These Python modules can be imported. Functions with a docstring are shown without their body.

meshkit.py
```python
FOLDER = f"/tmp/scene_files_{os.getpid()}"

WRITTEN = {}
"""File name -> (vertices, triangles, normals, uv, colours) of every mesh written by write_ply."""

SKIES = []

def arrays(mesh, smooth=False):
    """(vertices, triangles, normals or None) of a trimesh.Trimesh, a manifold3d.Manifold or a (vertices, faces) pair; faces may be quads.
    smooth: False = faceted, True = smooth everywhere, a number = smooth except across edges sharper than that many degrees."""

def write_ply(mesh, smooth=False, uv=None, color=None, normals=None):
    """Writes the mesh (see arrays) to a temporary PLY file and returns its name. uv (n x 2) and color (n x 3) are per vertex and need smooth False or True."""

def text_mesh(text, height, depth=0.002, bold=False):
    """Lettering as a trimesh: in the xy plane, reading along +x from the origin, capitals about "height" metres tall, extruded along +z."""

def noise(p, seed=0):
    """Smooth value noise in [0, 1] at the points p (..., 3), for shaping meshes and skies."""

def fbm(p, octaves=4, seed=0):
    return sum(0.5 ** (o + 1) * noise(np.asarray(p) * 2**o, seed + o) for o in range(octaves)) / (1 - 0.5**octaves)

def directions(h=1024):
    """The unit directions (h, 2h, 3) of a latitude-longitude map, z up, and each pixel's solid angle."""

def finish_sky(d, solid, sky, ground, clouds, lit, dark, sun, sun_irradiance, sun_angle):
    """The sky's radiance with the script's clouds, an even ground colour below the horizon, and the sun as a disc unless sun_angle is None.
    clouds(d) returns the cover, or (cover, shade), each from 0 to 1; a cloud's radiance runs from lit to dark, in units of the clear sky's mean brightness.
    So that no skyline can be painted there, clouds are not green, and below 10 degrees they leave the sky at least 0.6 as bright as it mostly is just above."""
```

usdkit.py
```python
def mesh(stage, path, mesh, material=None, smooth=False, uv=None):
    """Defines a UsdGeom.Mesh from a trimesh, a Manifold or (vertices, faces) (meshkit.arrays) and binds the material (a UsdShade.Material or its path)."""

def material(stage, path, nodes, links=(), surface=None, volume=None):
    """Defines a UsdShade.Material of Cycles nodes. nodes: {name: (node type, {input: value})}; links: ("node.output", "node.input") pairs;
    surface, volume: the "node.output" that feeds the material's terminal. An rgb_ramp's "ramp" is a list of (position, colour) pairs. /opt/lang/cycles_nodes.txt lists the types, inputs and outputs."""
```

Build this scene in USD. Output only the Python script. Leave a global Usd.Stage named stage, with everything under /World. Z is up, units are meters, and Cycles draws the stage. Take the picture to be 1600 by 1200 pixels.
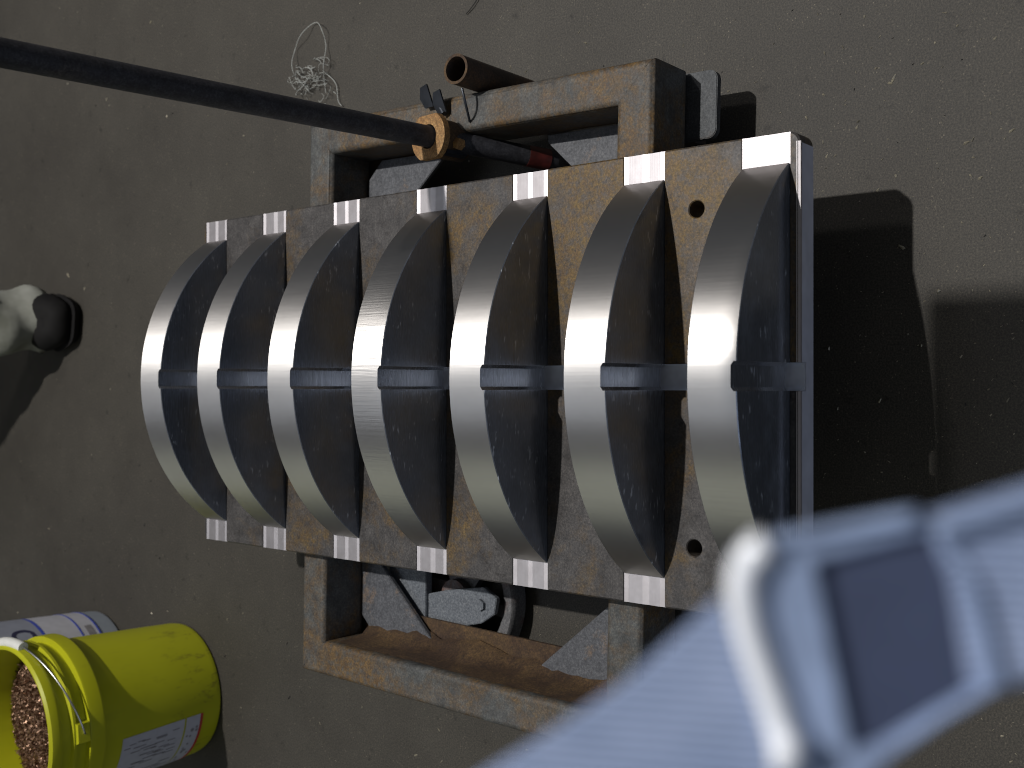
import math, random
import numpy as np, trimesh, usdkit, meshkit
from manifold3d import Manifold, CrossSection
from shapely.geometry import Polygon, LineString, Point
from pxr import Usd, UsdGeom, UsdLux, UsdShade, Gf, Sdf

random.seed(7)
rng = np.random.default_rng(7)
stage = Usd.Stage.CreateInMemory()
UsdGeom.SetStageUpAxis(stage, UsdGeom.Tokens.z)
UsdGeom.SetStageMetersPerUnit(stage, 1.0)
UsdGeom.Xform.Define(stage, '/World')
UsdGeom.Scope.Define(stage, '/World/Looks')

# ------------------------------------------------------------------ camera (held sideways: the picture's left is up)
FPX, CAMH, DEP = 1677.0, 1.3, math.radians(51.2)
sn, cs = math.sin(DEP), math.cos(DEP)
DIR = np.array([0, cs, -sn]); RGT = np.array([0, -sn, -cs]); UPV = np.array([1.0, 0, 0])
EYE = np.array([0, 0, CAMH])
cam = UsdGeom.Camera.Define(stage, '/World/camera')
cam.CreateHorizontalApertureAttr(36.0); cam.CreateVerticalApertureAttr(27.0)
cam.CreateFocalLengthAttr(36.0 * FPX / 1600)
cam.CreateClippingRangeAttr(Gf.Vec2f(0.01, 100))
cam.CreateFStopAttr(6.2); cam.CreateFocusDistanceAttr(1.35)
m4 = Gf.Matrix4d(*RGT, 0, *UPV, 0, *(-DIR), 0, *EYE, 1)
cam.AddTransformOp().Set(m4)
cam.CreateExposureAttr(0.0)

# ------------------------------------------------------------------ light: one small bright workshop lamp overhead, a dim room round it
LAMP = np.array([1.28, 1.6, 4.3])
lamp = UsdLux.DiskLight.Define(stage, '/World/ceiling_lamp_light')
lamp.CreateRadiusAttr(0.04); lamp.CreateIntensityAttr(10600.0); lamp.CreateColorAttr(Gf.Vec3f(1.0, 0.97, 0.94))
lamp.AddTranslateOp().Set(Gf.Vec3d(*LAMP))
dome = UsdLux.DomeLight.Define(stage, '/World/room_light')
dome.CreateIntensityAttr(1.0)


def ramp(stops):
    return ('rgb_ramp', {'ramp': stops})


def W(name, nodes, links=(), surface='p.BSDF'):
    return usdkit.material(stage, '/World/Looks/' + name, nodes, links, surface=surface)


dm = W('room_air', {'t': ('texture_coordinate', {}), 's': ('separate_xyz', {}), 'm': ('map_range', {'from_min': -.1, 'from_max': 1.0}),
                    'r': ramp([(0, (.042, .046, .052)), (.35, (.055, .06, .068)), (1, (.12, .117, .115))]),
                    'b': ('background_shader', {'strength': 1.0})},
       [('t.generated', 's.vector'), ('s.z', 'm.value'), ('m.result', 'r.fac'), ('r.color', 'b.color')], surface='b.background')
UsdShade.MaterialBindingAPI.Apply(dome.GetPrim()).Bind(dm)
lamp2 = UsdLux.DiskLight.Define(stage, '/World/ceiling_lamp_light_001')   # added lamp that spreads the highlight on the rib rims sideways
lamp2.CreateRadiusAttr(0.16); lamp2.CreateIntensityAttr(75.0); lamp2.CreateColorAttr(Gf.Vec3f(1.0, 0.965, 0.94))
lamp2.AddTranslateOp().Set(Gf.Vec3d(2.35, 1.9, 4.3))
wall = UsdLux.RectLight.Define(stage, '/World/side_fill_light')    # added greenish fill, stands in for a bright side wall in the rib reflections
wall.CreateWidthAttr(6.0); wall.CreateHeightAttr(2.4); wall.CreateIntensityAttr(.38); wall.CreateColorAttr(Gf.Vec3f(.95, 1.0, .80))
wall.AddTransformOp().Set(Gf.Matrix4d(0, 1, 0, 0, -.35, 0, -.937, 0, -.937, 0, .35, 0, -3.6, 3.0, 2.6, 1))
top_fill = UsdLux.RectLight.Define(stage, '/World/top_fill_light')         # added cool fill overhead, brightens the keyway and the shaded plate
top_fill.CreateWidthAttr(3.2); top_fill.CreateHeightAttr(1.8); top_fill.CreateIntensityAttr(1.5); top_fill.CreateColorAttr(Gf.Vec3f(.80, .88, 1.0))
top_fill.AddTransformOp().Set(Gf.Matrix4d(1, 0, 0, 0, 0, .9, -.436, 0, 0, .436, .9, 0, -.2, 3.1, 5.0, 1))
rear_fill = UsdLux.RectLight.Define(stage, '/World/rear_fill_light')    # added bluish fill from behind the camera for the near-facing sides
rear_fill.CreateWidthAttr(3.0); rear_fill.CreateHeightAttr(2.4); rear_fill.CreateIntensityAttr(1.5); rear_fill.CreateColorAttr(Gf.Vec3f(.62, .75, 1.0))
rear_fill.AddTransformOp().Set(Gf.Matrix4d(1, 0, 0, 0, 0, .26, .966, 0, 0, -.966, .26, 0, -.8, -5.0, 1.5, 1))

# ------------------------------------------------------------------ helpers
used = {}


def numbered(path):
    n = used.get(path, 0); used[path] = n + 1
    return path if n == 0 else f'{path}_{n:03d}'


def tag(prim, label=None, cat=None, group=None, kind=None):
    for k, v in (('label', label), ('category', cat), ('group', group), ('kind', kind)):
        if v: prim.SetCustomDataByKey(k, v)
    return prim


ORG = {}


def thing(name, label, cat, loc=(0, 0, 0), group=None, kind=None):
    p = numbered('/World/' + name)
    x = UsdGeom.Xform.Define(stage, p); x.AddTranslateOp().Set(Gf.Vec3d(*map(float, loc)))
    ORG[p] = np.array(loc, float)
    return tag(x.GetPrim(), label, cat, group, kind)


def tm(mesh):
    if hasattr(mesh, 'to_mesh'):
        m = mesh.to_mesh(); return trimesh.Trimesh(m.vert_properties[:, :3], m.tri_verts, process=False)
    return mesh


def obj(name, mesh, mat, parent=None, smooth=30, label=None):
    """One Mesh under parent; the mesh is given in world coordinates."""
    pp = str(parent.GetPath()) if parent is not None else '/World'
    mesh = tm(mesh)
    o = ORG.get(pp, np.zeros(3))
    p = numbered(pp + '/' + name)
    ORG[p] = o
    mesh = trimesh.Trimesh(mesh.vertices - o, mesh.faces, process=False)
    g = usdkit.mesh(stage, p, mesh, mat, smooth=smooth).GetPrim()
    if label: g.SetCustomDataByKey('label', label)
    return g


def single(name, mesh, mat, label=None, cat=None, group=None, kind=None, smooth=30):
    return tag(obj(name, mesh, mat, None, smooth), label, cat, group, kind)


def un(px, py, z):
    """The point at height z that a point of the photograph shows (used to measure the place)."""
    q = DIR + (px - 800) / FPX * RGT + (600 - py) / FPX * UPV
    return EYE + (z - CAMH) / q[2] * q


def along(px, py, depth):
    return EYE + depth * (DIR + (px - 800) / FPX * RGT + (600 - py) / FPX * UPV)


def mf(t):
    return Manifold(__import__('manifold3d').Mesh(np.asarray(t.vertices, np.float32), np.asarray(t.faces, np.uint32)))


def hullpts(p):
    return Manifold.hull_points(np.asarray(p, float))


def box(c, s):
    s = np.asarray(s, float); return Manifold.cube(s, True).translate(list(map(float, c)))


def cyl(a, b, r0, r1=None, n=32):
    a, b = np.asarray(a, float), np.asarray(b, float)
    h = np.linalg.norm(b - a)
    c = Manifold.cylinder(h, r0, r0 if r1 is None else r1, n)
    T = trimesh.geometry.align_vectors([0, 0, 1], (b - a) / h); T[:3, 3] = a
    return c.transform(T[:3, :])


def pipe(a, b, ro, ri, n=40):
    a, b = np.asarray(a, float), np.asarray(b, float); u = (b - a) / np.linalg.norm(b - a) * .001
    return cyl(a, b, ro, n=n) - cyl(a - u, b + u, ri, n=n)


def sweep(pts, r, n=8, closed=False):
    """A tube along a polyline."""
    pts = np.asarray(pts, float); k = len(pts)
    t = np.gradient(pts, axis=0); t /= np.maximum(np.linalg.norm(t, axis=1, keepdims=True), 1e-9)
    nrm = np.cross(t[0], [0.3, 0.2, 0.93]); nrm /= np.linalg.norm(nrm)
    V = []
    for i in range(k):
        nrm = nrm - t[i] * (nrm @ t[i]); nrm /= np.linalg.norm(nrm)
        bn = np.cross(t[i], nrm)
        rr = r[i] if np.ndim(r) else r
        for j in range(n):
            a = 2 * math.pi * j / n
            V.append(pts[i] + rr * (math.cos(a) * nrm + math.sin(a) * bn))
    Fc = []
    for i in range(k - 1):
        for j in range(n):
            a, b = i * n + j, i * n + (j + 1) % n
            Fc += [[a, b, b + n], [a, b + n, a + n]]
    V += [pts[0], pts[-1]]
    for j in range(n):
        Fc += [[k * n, (j + 1) % n, j], [k * n + 1, (k - 1) * n + j, (k - 1) * n + (j + 1) % n]]
    return trimesh.Trimesh(np.array(V), np.array(Fc), process=False)


def smoothline(pts, n=60):
    from scipy.interpolate import CubicSpline
    pts = np.asarray(pts, float)
    d = np.r_[0, np.cumsum(np.linalg.norm(np.diff(pts, axis=0), axis=1))]
    return CubicSpline(d, pts)(np.linspace(0, d[-1], n))


def lathe(profile, c, n=72):
    m = trimesh.creation.revolve(np.asarray(profile, float), sections=n)
    m.apply_translation(c); return m


def cat(ms):
    return trimesh.util.concatenate([tm(m) for m in ms])


def prism(poly2, z0, z1, bev=0.0):
    """Polygon (x, y) extruded from z0 to z1, edges at the top eased."""
    P = Polygon(poly2) if not isinstance(poly2, Polygon) else poly2
    if bev:
        a = trimesh.creation.extrude_polygon(P, z1 - z0 - bev, engine='earcut'); a.apply_translation([0, 0, z0])
        b = trimesh.creation.extrude_polygon(P.buffer(-bev, join_style=1), bev, engine='earcut'); b.apply_translation([0, 0, z1 - bev])
        return mf(a) + mf(b)
    a = trimesh.creation.extrude_polygon(P, z1 - z0, engine='earcut'); a.apply_translation([0, 0, z0])
    return mf(a)


def rotz(p, a, c=(0, 0)):
    p = np.asarray(p, float) - c
    return p @ np.array([[math.cos(a), math.sin(a)], [-math.sin(a), math.cos(a)]]) + c


# ------------------------------------------------------------------ materials
POS = ('geometry', {})


def noise(scale, detail=4, rough=.6, dist=0.0):
    return ('noise_texture', {'scale': scale, 'detail': detail, 'roughness': rough, 'distortion': dist})


def ramp(stops):
    return ('rgb_ramp', {'ramp': stops})


def plain(name, col, rough=.5, metallic=0.0, vary=.15, scale=30, bump=0.0, spec=.5, coat=0.0):
    a = tuple(max(0, c * (1 - vary)) for c in col); b = tuple(c * (1 + vary) for c in col)
    nodes = {'g': POS, 'n': noise(scale, 5), 'r': ramp([(.3, a), (.7, b)]),
             'p': ('principled_bsdf', {'roughness': rough, 'metallic': metallic, 'specular_ior_level': spec, 'coat_weight': coat})}
    links = [('g.position', 'n.vector'), ('n.fac', 'r.fac'), ('r.color', 'p.base_color')]
    if bump:
        nodes['n2'] = noise(scale * 12, 3); nodes['b'] = ('bump', {'strength': bump, 'distance': .002})
        links += [('g.position', 'n2.vector'), ('n2.fac', 'b.height'), ('b.normal', 'p.normal')]
    return W(name, nodes, links)


M = {}
# concrete floor, dark and dusty, with fine grit
M['floor'] = W('shop_floor', {
    'g': POS, 'n1': noise(3.0, 7, .68), 'r1': ramp([(.3, (.037, .0335, .028)), (.7, (.055, .0505, .042))]),
    'n2': noise(430, 3, .8), 'r2': ramp([(.28, (.35, .35, .36)), (.5, (.95, .95, .95)), (.72, (2.0, 1.9, 1.75))]),
    'mu': ('mix_color', {'blend_type': 'multiply', 'fac': 1.0, 'use_clamp': False}),
    'n3': noise(38, 3, .7), 'r3': ramp([(.24, (.45, .45, .45)), (.38, (1, 1, 1)), (1, (1, 1, 1))]),
    'mu2': ('mix_color', {'blend_type': 'multiply', 'fac': 1.0, 'use_clamp': False}),
    'v': ('voronoi_texture', {'scale': 150.0}), 'rv': ramp([(0, (1, 1, 1)), (.1, (.8, .8, .8)), (.16, (0, 0, 0)), (1, (0, 0, 0))]),
    'n4': noise(24, 2), 'r4': ramp([(.44, (0, 0, 0)), (.62, (.8, .8, .8))]),
    'sp': ('mix_color', {'blend_type': 'multiply', 'fac': 1.0}),
    'mx': ('mix_color', {'b': (.19, .165, .12)}),
    'b': ('bump', {'strength': .35, 'distance': .0012}),
    'p': ('principled_bsdf', {'roughness': .62, 'specular_ior_level': .35})},
    [('g.position', 'n1.vector'), ('n1.fac', 'r1.fac'), ('g.position', 'n2.vector'), ('n2.fac', 'r2.fac'),
     ('r1.color', 'mu.a'), ('r2.color', 'mu.b'), ('g.position', 'n3.vector'), ('n3.fac', 'r3.fac'),
     ('mu.result', 'mu2.a'), ('r3.color', 'mu2.b'),
     ('g.position', 'v.vector'), ('v.distance', 'rv.fac'), ('g.position', 'n4.vector'), ('n4.fac', 'r4.fac'),
     ('rv.color', 'sp.a'), ('r4.color', 'sp.b'), ('mu2.result', 'mx.a'), ('sp.result', 'mx.fac'),
     ('mx.result', 'p.base_color'), ('n2.fac', 'b.height'), ('b.normal', 'p.normal')])


def rusty(name, base, base2, rust1, rust2, amount, scale=9, rough=.55, metallic=0.0, spots=.3, dark=(.03, .024, .02), centre=None, radius=.3):
    """Bare or painted steel with patches of rust and dark pits."""
    nodes = {'g': POS, 'n1': noise(scale, 6, .68, .4), 'm1': ramp([(amount - .07, (0, 0, 0)), (amount + .1, (1, 1, 1))]),
             'n2': noise(scale * 9, 6, .75), 'rr': ramp([(.3, rust1), (.7, rust2)]),
             'n3': noise(scale * 5, 6, .75), 'bb': ramp([(.3, base), (.7, base2)]),
             'mx': ('mix_color', {}),
             'n5': noise(scale * 14, 4, .75), 'm5': ramp([(.44, (1, 1, 1)), (.62, (.0, .0, .0))]),
             'pk': ('mix_color', {'blend_type': 'multiply', 'fac': .75}),
             'n4': noise(scale * 11, 3, .7), 'm4': ramp([(.60, (0, 0, 0)), (.72, (spots,) * 3)]),
             'md': ('mix_color', {'b': dark}),
             'n6': noise(330, 4, .8), 'r6': ramp([(.28, (.30, .29, .28)), (.5, (.92, .92, .92)), (.74, (2.1, 2.0, 1.85))]),
             'mg': ('mix_color', {'blend_type': 'multiply', 'fac': .85, 'use_clamp': False}),
             'rg': ('map_range', {'to_min': rough - .1, 'to_max': min(1, rough + .25)}),
             'b': ('bump', {'strength': .4, 'distance': .0012}),
             'p': ('principled_bsdf', {'metallic': metallic, 'specular_ior_level': .45})}
    links = [(('g.position'), k + '.vector') for k in ('n1', 'n2', 'n3', 'n4', 'n5')]
    links += [('n1.fac', 'm1.fac'), ('n2.fac', 'rr.fac'), ('n3.fac', 'bb.fac'), ('bb.color', 'mx.a'), ('rr.color', 'mx.b'),
              ('n5.fac', 'm5.fac'), ('m1.color', 'pk.a'), ('m5.color', 'pk.b'), ('pk.result', 'mx.fac'),
              ('n4.fac', 'm4.fac'), ('mx.result', 'md.a'), ('m4.color', 'md.fac'), ('g.position', 'n6.vector'), ('n6.fac', 'r6.fac'), ('md.result', 'mg.a'), ('r6.color', 'mg.b'), ('mg.result', 'p.base_color'),
              ('n2.fac', 'rg.value'), ('rg.result', 'p.roughness'), ('n2.fac', 'b.height'), ('b.normal', 'p.normal')]
    if centre is not None:                                          # one place where the rust has taken hold most
        nodes['mc'] = ('mapping', {'scale': (1 / radius,) * 3, 'location': tuple(-c / radius for c in centre)})
        nodes['gc'] = ('gradient_texture', {'gradient_type': 'spherical'})
        nodes['ac'] = ('math', {'math_type': 'multiply_add', 'value2': .22})
        links.remove(('n1.fac', 'm1.fac'))
        links += [('g.position', 'mc.vector'), ('mc.vector', 'gc.vector'), ('gc.fac', 'ac.value1'), ('n1.fac', 'ac.value3'), ('ac.value', 'm1.fac')]
    return W(name, nodes, links)


M['plate'] = rusty('rusted_plate', (.028, .026, .026), (.085, .080, .078), (.070, .040, .018), (.15, .098, .030), .555, 8, .48, .2, .75, (.022, .018, .016), (.17, .70, .2), .32)
M['tube'] = rusty('rusted_tube', (.026, .026, .026), (.095, .100, .098), (.055, .029, .013), (.155, .095, .032), .485, 8, .55, 0, .5)
M['gusset'] = rusty('gusset_paint', (.055, .058, .066), (.105, .11, .122), (.20, .11, .05), (.3, .2, .1), .66, 14, .5, 0, .3)
M['brownrust'] = rusty('brown_rust', (.035, .02, .012), (.06, .034, .018), (.07, .04, .017), (.12, .073, .03), .5, 16, .75, 0, .6)
M['darkrust'] = rusty('dark_rust', (.028, .021, .018), (.05, .036, .03), (.06, .032, .017), (.10, .055, .026), .52, 14, .65, .1)
M['collar'] = rusty('orange_rust', (.17, .08, .026), (.30, .165, .058), (.42, .28, .12), (.20, .09, .03), .5, 40, .6, 0, .55, (.1, .05, .03))
M['pipe'] = rusty('black_pipe', (.015, .015, .018), (.042, .043, .052), (.05, .045, .045), (.075, .068, .066), .60, 12, .55, .1, .5, (.008, .008, .009))
M['redpaint'] = plain('red_paint', (.075, .012, .010), .5, 0, .5, 60)
M['blackoxide'] = plain('black_oxide', (.03, .034, .042), .4, .5, .3, 40, .1)
M['greysteel'] = rusty('grey_bracket', (.12, .135, .155), (.16, .175, .195), (.15, .08, .05), (.2, .11, .06), .68, 20, .5, .2, .3)
M['flange'] = rusty('dark_flange', (.035, .04, .045), (.065, .07, .075), (.06, .035, .02), (.09, .05, .025), .6, 14, .5, .2)
M['wheel'] = rusty('dull_wheel', (.10, .10, .105), (.15, .15, .155), (.10, .05, .045), (.14, .07, .05), .55, 18, .6)


GX = .008                                                           # the keyway's line


def steel(name, rough_top, rough_side, chatter):
    """Machined steel: the turned rim is satin, the ground flat faces are painted dark blue for the shade they mirror, nearly mirror smooth with stray scratches."""
    nodes = {'g': POS, 'sx': ('separate_xyz', {}), 'ab': ('math', {'math_type': 'absolute'}),
             'gt': ('math', {'math_type': 'greater_than', 'value2': .7}),
             'mp': ('mapping', {'scale': (420, 9, 420)}), 'n1': noise(1.0, 3, .6),
             'mp2': ('mapping', {'scale': (35, 35, 700)}), 'n2': noise(1.0, 3, .7),
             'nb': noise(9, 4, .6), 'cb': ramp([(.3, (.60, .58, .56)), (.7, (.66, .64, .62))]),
             'cs': ramp([(.3, (.20, .225, .27)), (.7, (.28, .305, .355))]), 'cm': ('mix_color', {}),  # flat-face colour holds the dark blue of the shadow it mirrors
             'sp': ('separate_xyz', {}), 'gx': ('math', {'math_type': 'subtract', 'value2': GX}), 'ga': ('math', {'math_type': 'absolute'}), 'gg': ('math', {'math_type': 'greater_than', 'value2': .0155}),
             'sd': ('math', {'math_type': 'multiply'}), 'gm': ('map_range', {'to_min': .92, 'to_max': 1.0}),
             'r1': ('map_range', {'to_min': rough_top - .05, 'to_max': rough_top + .05}),
             'r2': ('map_range', {'from_min': .35, 'from_max': .7, 'to_min': rough_side - .05, 'to_max': rough_side + .14}),
             'rm': ('mix_float', {}),
             'hm': ('mix_float', {}),
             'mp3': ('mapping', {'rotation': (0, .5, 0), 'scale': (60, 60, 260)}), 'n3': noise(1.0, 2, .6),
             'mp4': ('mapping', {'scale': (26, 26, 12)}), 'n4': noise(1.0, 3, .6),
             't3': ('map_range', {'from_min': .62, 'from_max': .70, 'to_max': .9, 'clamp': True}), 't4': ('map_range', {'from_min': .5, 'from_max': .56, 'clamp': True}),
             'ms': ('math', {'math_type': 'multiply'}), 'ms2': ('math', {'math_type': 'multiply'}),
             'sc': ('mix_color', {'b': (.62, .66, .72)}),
             'b': ('bump', {'strength': chatter, 'distance': .0006}),
             'me': ('mix_float', {'a': 1.0, 'b': .82}), 'mm': ('mix_float', {'b': .35}), 'mq': ('math', {'math_type': 'maximum'}), 'mb': ('math', {'math_type': 'multiply'}), 'nb2': noise(17, 6, .72), 'tb': ('map_range', {'from_min': .5, 'from_max': .74, 'to_max': .55, 'clamp': True}), 'an': ('mix_float', {'a': .85, 'b': 0.0}), 'inv': ('math', {'math_type': 'subtract', 'value1': 1.0}), 'tg': ('combine_xyz', {'z': 0.0}),  # noise patches on the flat faces imitate the cloudy reflection of the plate
             'p': ('principled_bsdf', {})}
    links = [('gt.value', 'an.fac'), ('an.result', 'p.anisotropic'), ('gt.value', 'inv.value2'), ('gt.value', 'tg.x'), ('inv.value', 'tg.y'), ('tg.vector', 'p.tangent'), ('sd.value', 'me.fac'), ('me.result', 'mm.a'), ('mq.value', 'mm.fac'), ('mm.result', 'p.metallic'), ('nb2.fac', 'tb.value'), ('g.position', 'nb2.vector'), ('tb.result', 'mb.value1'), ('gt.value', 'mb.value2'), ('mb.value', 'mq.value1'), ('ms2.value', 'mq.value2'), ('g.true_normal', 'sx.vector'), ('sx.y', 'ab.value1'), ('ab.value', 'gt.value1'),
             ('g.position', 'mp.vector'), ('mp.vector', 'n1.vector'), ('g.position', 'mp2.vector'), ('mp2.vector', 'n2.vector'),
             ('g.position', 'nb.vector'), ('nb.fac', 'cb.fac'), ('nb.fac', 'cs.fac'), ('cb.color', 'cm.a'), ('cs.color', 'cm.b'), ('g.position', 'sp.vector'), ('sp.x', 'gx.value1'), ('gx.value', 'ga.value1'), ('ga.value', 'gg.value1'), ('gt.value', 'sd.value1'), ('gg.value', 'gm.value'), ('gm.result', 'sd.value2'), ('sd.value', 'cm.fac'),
             ('n1.fac', 'r1.value'), ('n2.fac', 'r2.value'), ('r1.result', 'rm.a'), ('r2.result', 'rm.b'), ('gt.value', 'rm.fac'), ('rm.result', 'p.roughness'),
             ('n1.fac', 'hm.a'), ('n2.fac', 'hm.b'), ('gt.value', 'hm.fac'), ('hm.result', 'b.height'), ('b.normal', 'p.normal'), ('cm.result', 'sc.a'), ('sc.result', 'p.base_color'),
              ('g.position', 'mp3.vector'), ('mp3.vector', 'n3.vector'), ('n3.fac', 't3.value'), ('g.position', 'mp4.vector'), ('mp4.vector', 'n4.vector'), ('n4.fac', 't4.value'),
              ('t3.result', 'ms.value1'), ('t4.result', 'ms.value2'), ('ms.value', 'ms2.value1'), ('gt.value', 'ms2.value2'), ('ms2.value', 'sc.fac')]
    return W(name, nodes, links)


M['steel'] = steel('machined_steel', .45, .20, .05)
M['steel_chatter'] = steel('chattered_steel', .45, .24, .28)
M['milled'] = W('milled_steel', {
    'g': POS, 'mp': ('mapping', {'scale': (12, 900, 12)}), 'n': noise(1.0, 3, .6), 'b': ('bump', {'strength': .12, 'distance': .0005}),
    'nb': noise(60, 4), 'c': ramp([(.3, (.43, .405, .412)), (.7, (.50, .475, .485))]),
    'p': ('principled_bsdf', {'metallic': 1.0, 'roughness': .50})},
    [('g.position', 'mp.vector'), ('mp.vector', 'n.vector'), ('n.fac', 'b.height'), ('b.normal', 'p.normal'), ('g.position', 'nb.vector'), ('nb.fac', 'c.fac'), ('c.color', 'p.base_color')])
M['edge'] = plain('cut_edge_steel', (.52, .53, .60), .42, .15, .1, 40)
M['keyway'] = plain('polished_steel', (.72, .76, .84), .45, .65, .1, 50)
M['yellow'] = W('yellow_plastic', {
    'g': POS, 'n': noise(5, 4, .6), 'r': ramp([(.3, (.40, .405, .010)), (.7, (.47, .475, .014))]),
    'mp': ('mapping', {'scale': (26, 26, 9)}), 'n2': noise(1.0, 6, .8), 'r2': ramp([(.54, (0, 0, 0)), (.66, (.75, .75, .75))]),
    'sz': ('separate_xyz', {}), 'mz': ('map_range', {'from_min': .02, 'from_max': .16, 'to_min': 1.0, 'to_max': .12, 'clamp': True}),
    'ml': ('math', {'math_type': 'multiply'}),
    'mx': ('mix_color', {'b': (.10, .075, .02)}), 'p': ('principled_bsdf', {'roughness': .36, 'specular_ior_level': .45})},
    [('g.position', 'n.vector'), ('n.fac', 'r.fac'), ('g.position', 'mp.vector'), ('mp.vector', 'n2.vector'), ('n2.fac', 'r2.fac'),
     ('g.position', 'sz.vector'), ('sz.z', 'mz.value'), ('r2.color', 'ml.value1'), ('mz.result', 'ml.value2'),
     ('r.color', 'mx.a'), ('ml.value', 'mx.fac'), ('mx.result', 'p.base_color')])
M['greyplastic'] = plain('grey_plastic', (.26, .29, .33), .4, 0, .08, 20)
M['paper'] = plain('paper_label', (.46, .46, .50), .55, 0, .06, 60)
M['labelgrey'] = plain('label_grey_blue', (.26, .275, .33), .5, 0, .06, 60)
M['labelblue'] = plain('label_blue', (.05, .08, .42), .5, 0, .1, 60)
M['ink'] = plain('label_ink', (.03, .03, .07), .5, 0, .1, 60)
M['inkgrey'] = plain('label_grey_ink', (.22, .21, .22), .5, 0, .2, 90)
M['inkred'] = plain('label_red_ink', (.42, .04, .03), .5, 0, .1, 60)
M['wire'] = plain('wire_steel', (.55, .55, .55), .3, 1.0, .1, 60)
M['whiteplastic'] = plain('white_plastic', (.66, .66, .62), .4, 0, .05, 60)
M['chips'] = W('bronze_chips', {
    'g': POS, 'r': ramp([(0, (.28, .17, .11)), (.5, (.58, .36, .20)), (.85, (.80, .54, .30)), (1, (.98, .80, .55))]),
    'p': ('principled_bsdf', {'metallic': .7, 'roughness': .4})}, [('g.random_per_island', 'r.fac'), ('r.color', 'p.base_color')])
M['swarf'] = W('floor_chips', {
    'g': POS, 'r': ramp([(0, (.30, .27, .20)), (.5, (.55, .5, .38)), (.8, (.75, .70, .55)), (1, (.9, .87, .8))]),
    'p': ('principled_bsdf', {'metallic': .2, 'roughness': .38})}, [('g.random_per_island', 'r.fac'), ('r.color', 'p.base_color')])
M['grit'] = plain('dark_grit', (.012, .011, .010), .7, 0, .3, 80)
M['thread'] = plain('white_thread', (.36, .37, .35), .8, 0, .2, 90)
M['trouser'] = W('work_trousers', {
    'g': POS, 'n': noise(9, 4, .6), 'r': ramp([(.3, (.16, .165, .135)), (.7, (.34, .345, .31))]), 'n2': noise(700, 2), 'b': ('bump', {'strength': .3, 'distance': .001}),
    'p': ('principled_bsdf', {'roughness': .9, 'specular_ior_level': .2})},
    [('g.position', 'n.vector'), ('n.fac', 'r.fac'), ('r.color', 'p.base_color'), ('g.position', 'n2.vector'), ('n2.fac', 'b.height'), ('b.normal', 'p.normal')])
M['boot'] = plain('black_boot', (.006, .0055, .0055), .8, 0, .3, 40, .15, .25)
M['shirt'] = plain('grey_shirt', (.12, .13, .15), .9)
M['skin'] = plain('skin', (.45, .28, .2), .5)
M['hair'] = plain('hair', (.05, .035, .025), .6)
M['webbing'] = W('woven_strap', {
    'g': POS, 'w': ('wave_texture', {'scale': 170.0, 'distortion': 3.0, 'detail': 3.0}), 'n': noise(60, 4, .6), 'mx': ('mix_float', {'fac': .55}),
    'r': ramp([(.25, (.19, .25, .40)), (.5, (.29, .37, .56)), (.75, (.42, .50, .71))]),
    'b': ('bump', {'strength': .6, 'distance': .001}), 'p': ('principled_bsdf', {'roughness': .8, 'specular_ior_level': .3})},
    [('g.position', 'w.vector'), ('g.position', 'n.vector'), ('w.fac', 'mx.a'), ('n.fac', 'mx.b'), ('mx.result', 'r.fac'), ('r.color', 'p.base_color'), ('w.fac', 'b.height'), ('b.normal', 'p.normal')])
M['buckle'] = plain('buckle_plastic', (.28, .36, .54), .3, 0, .3, 70)
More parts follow.
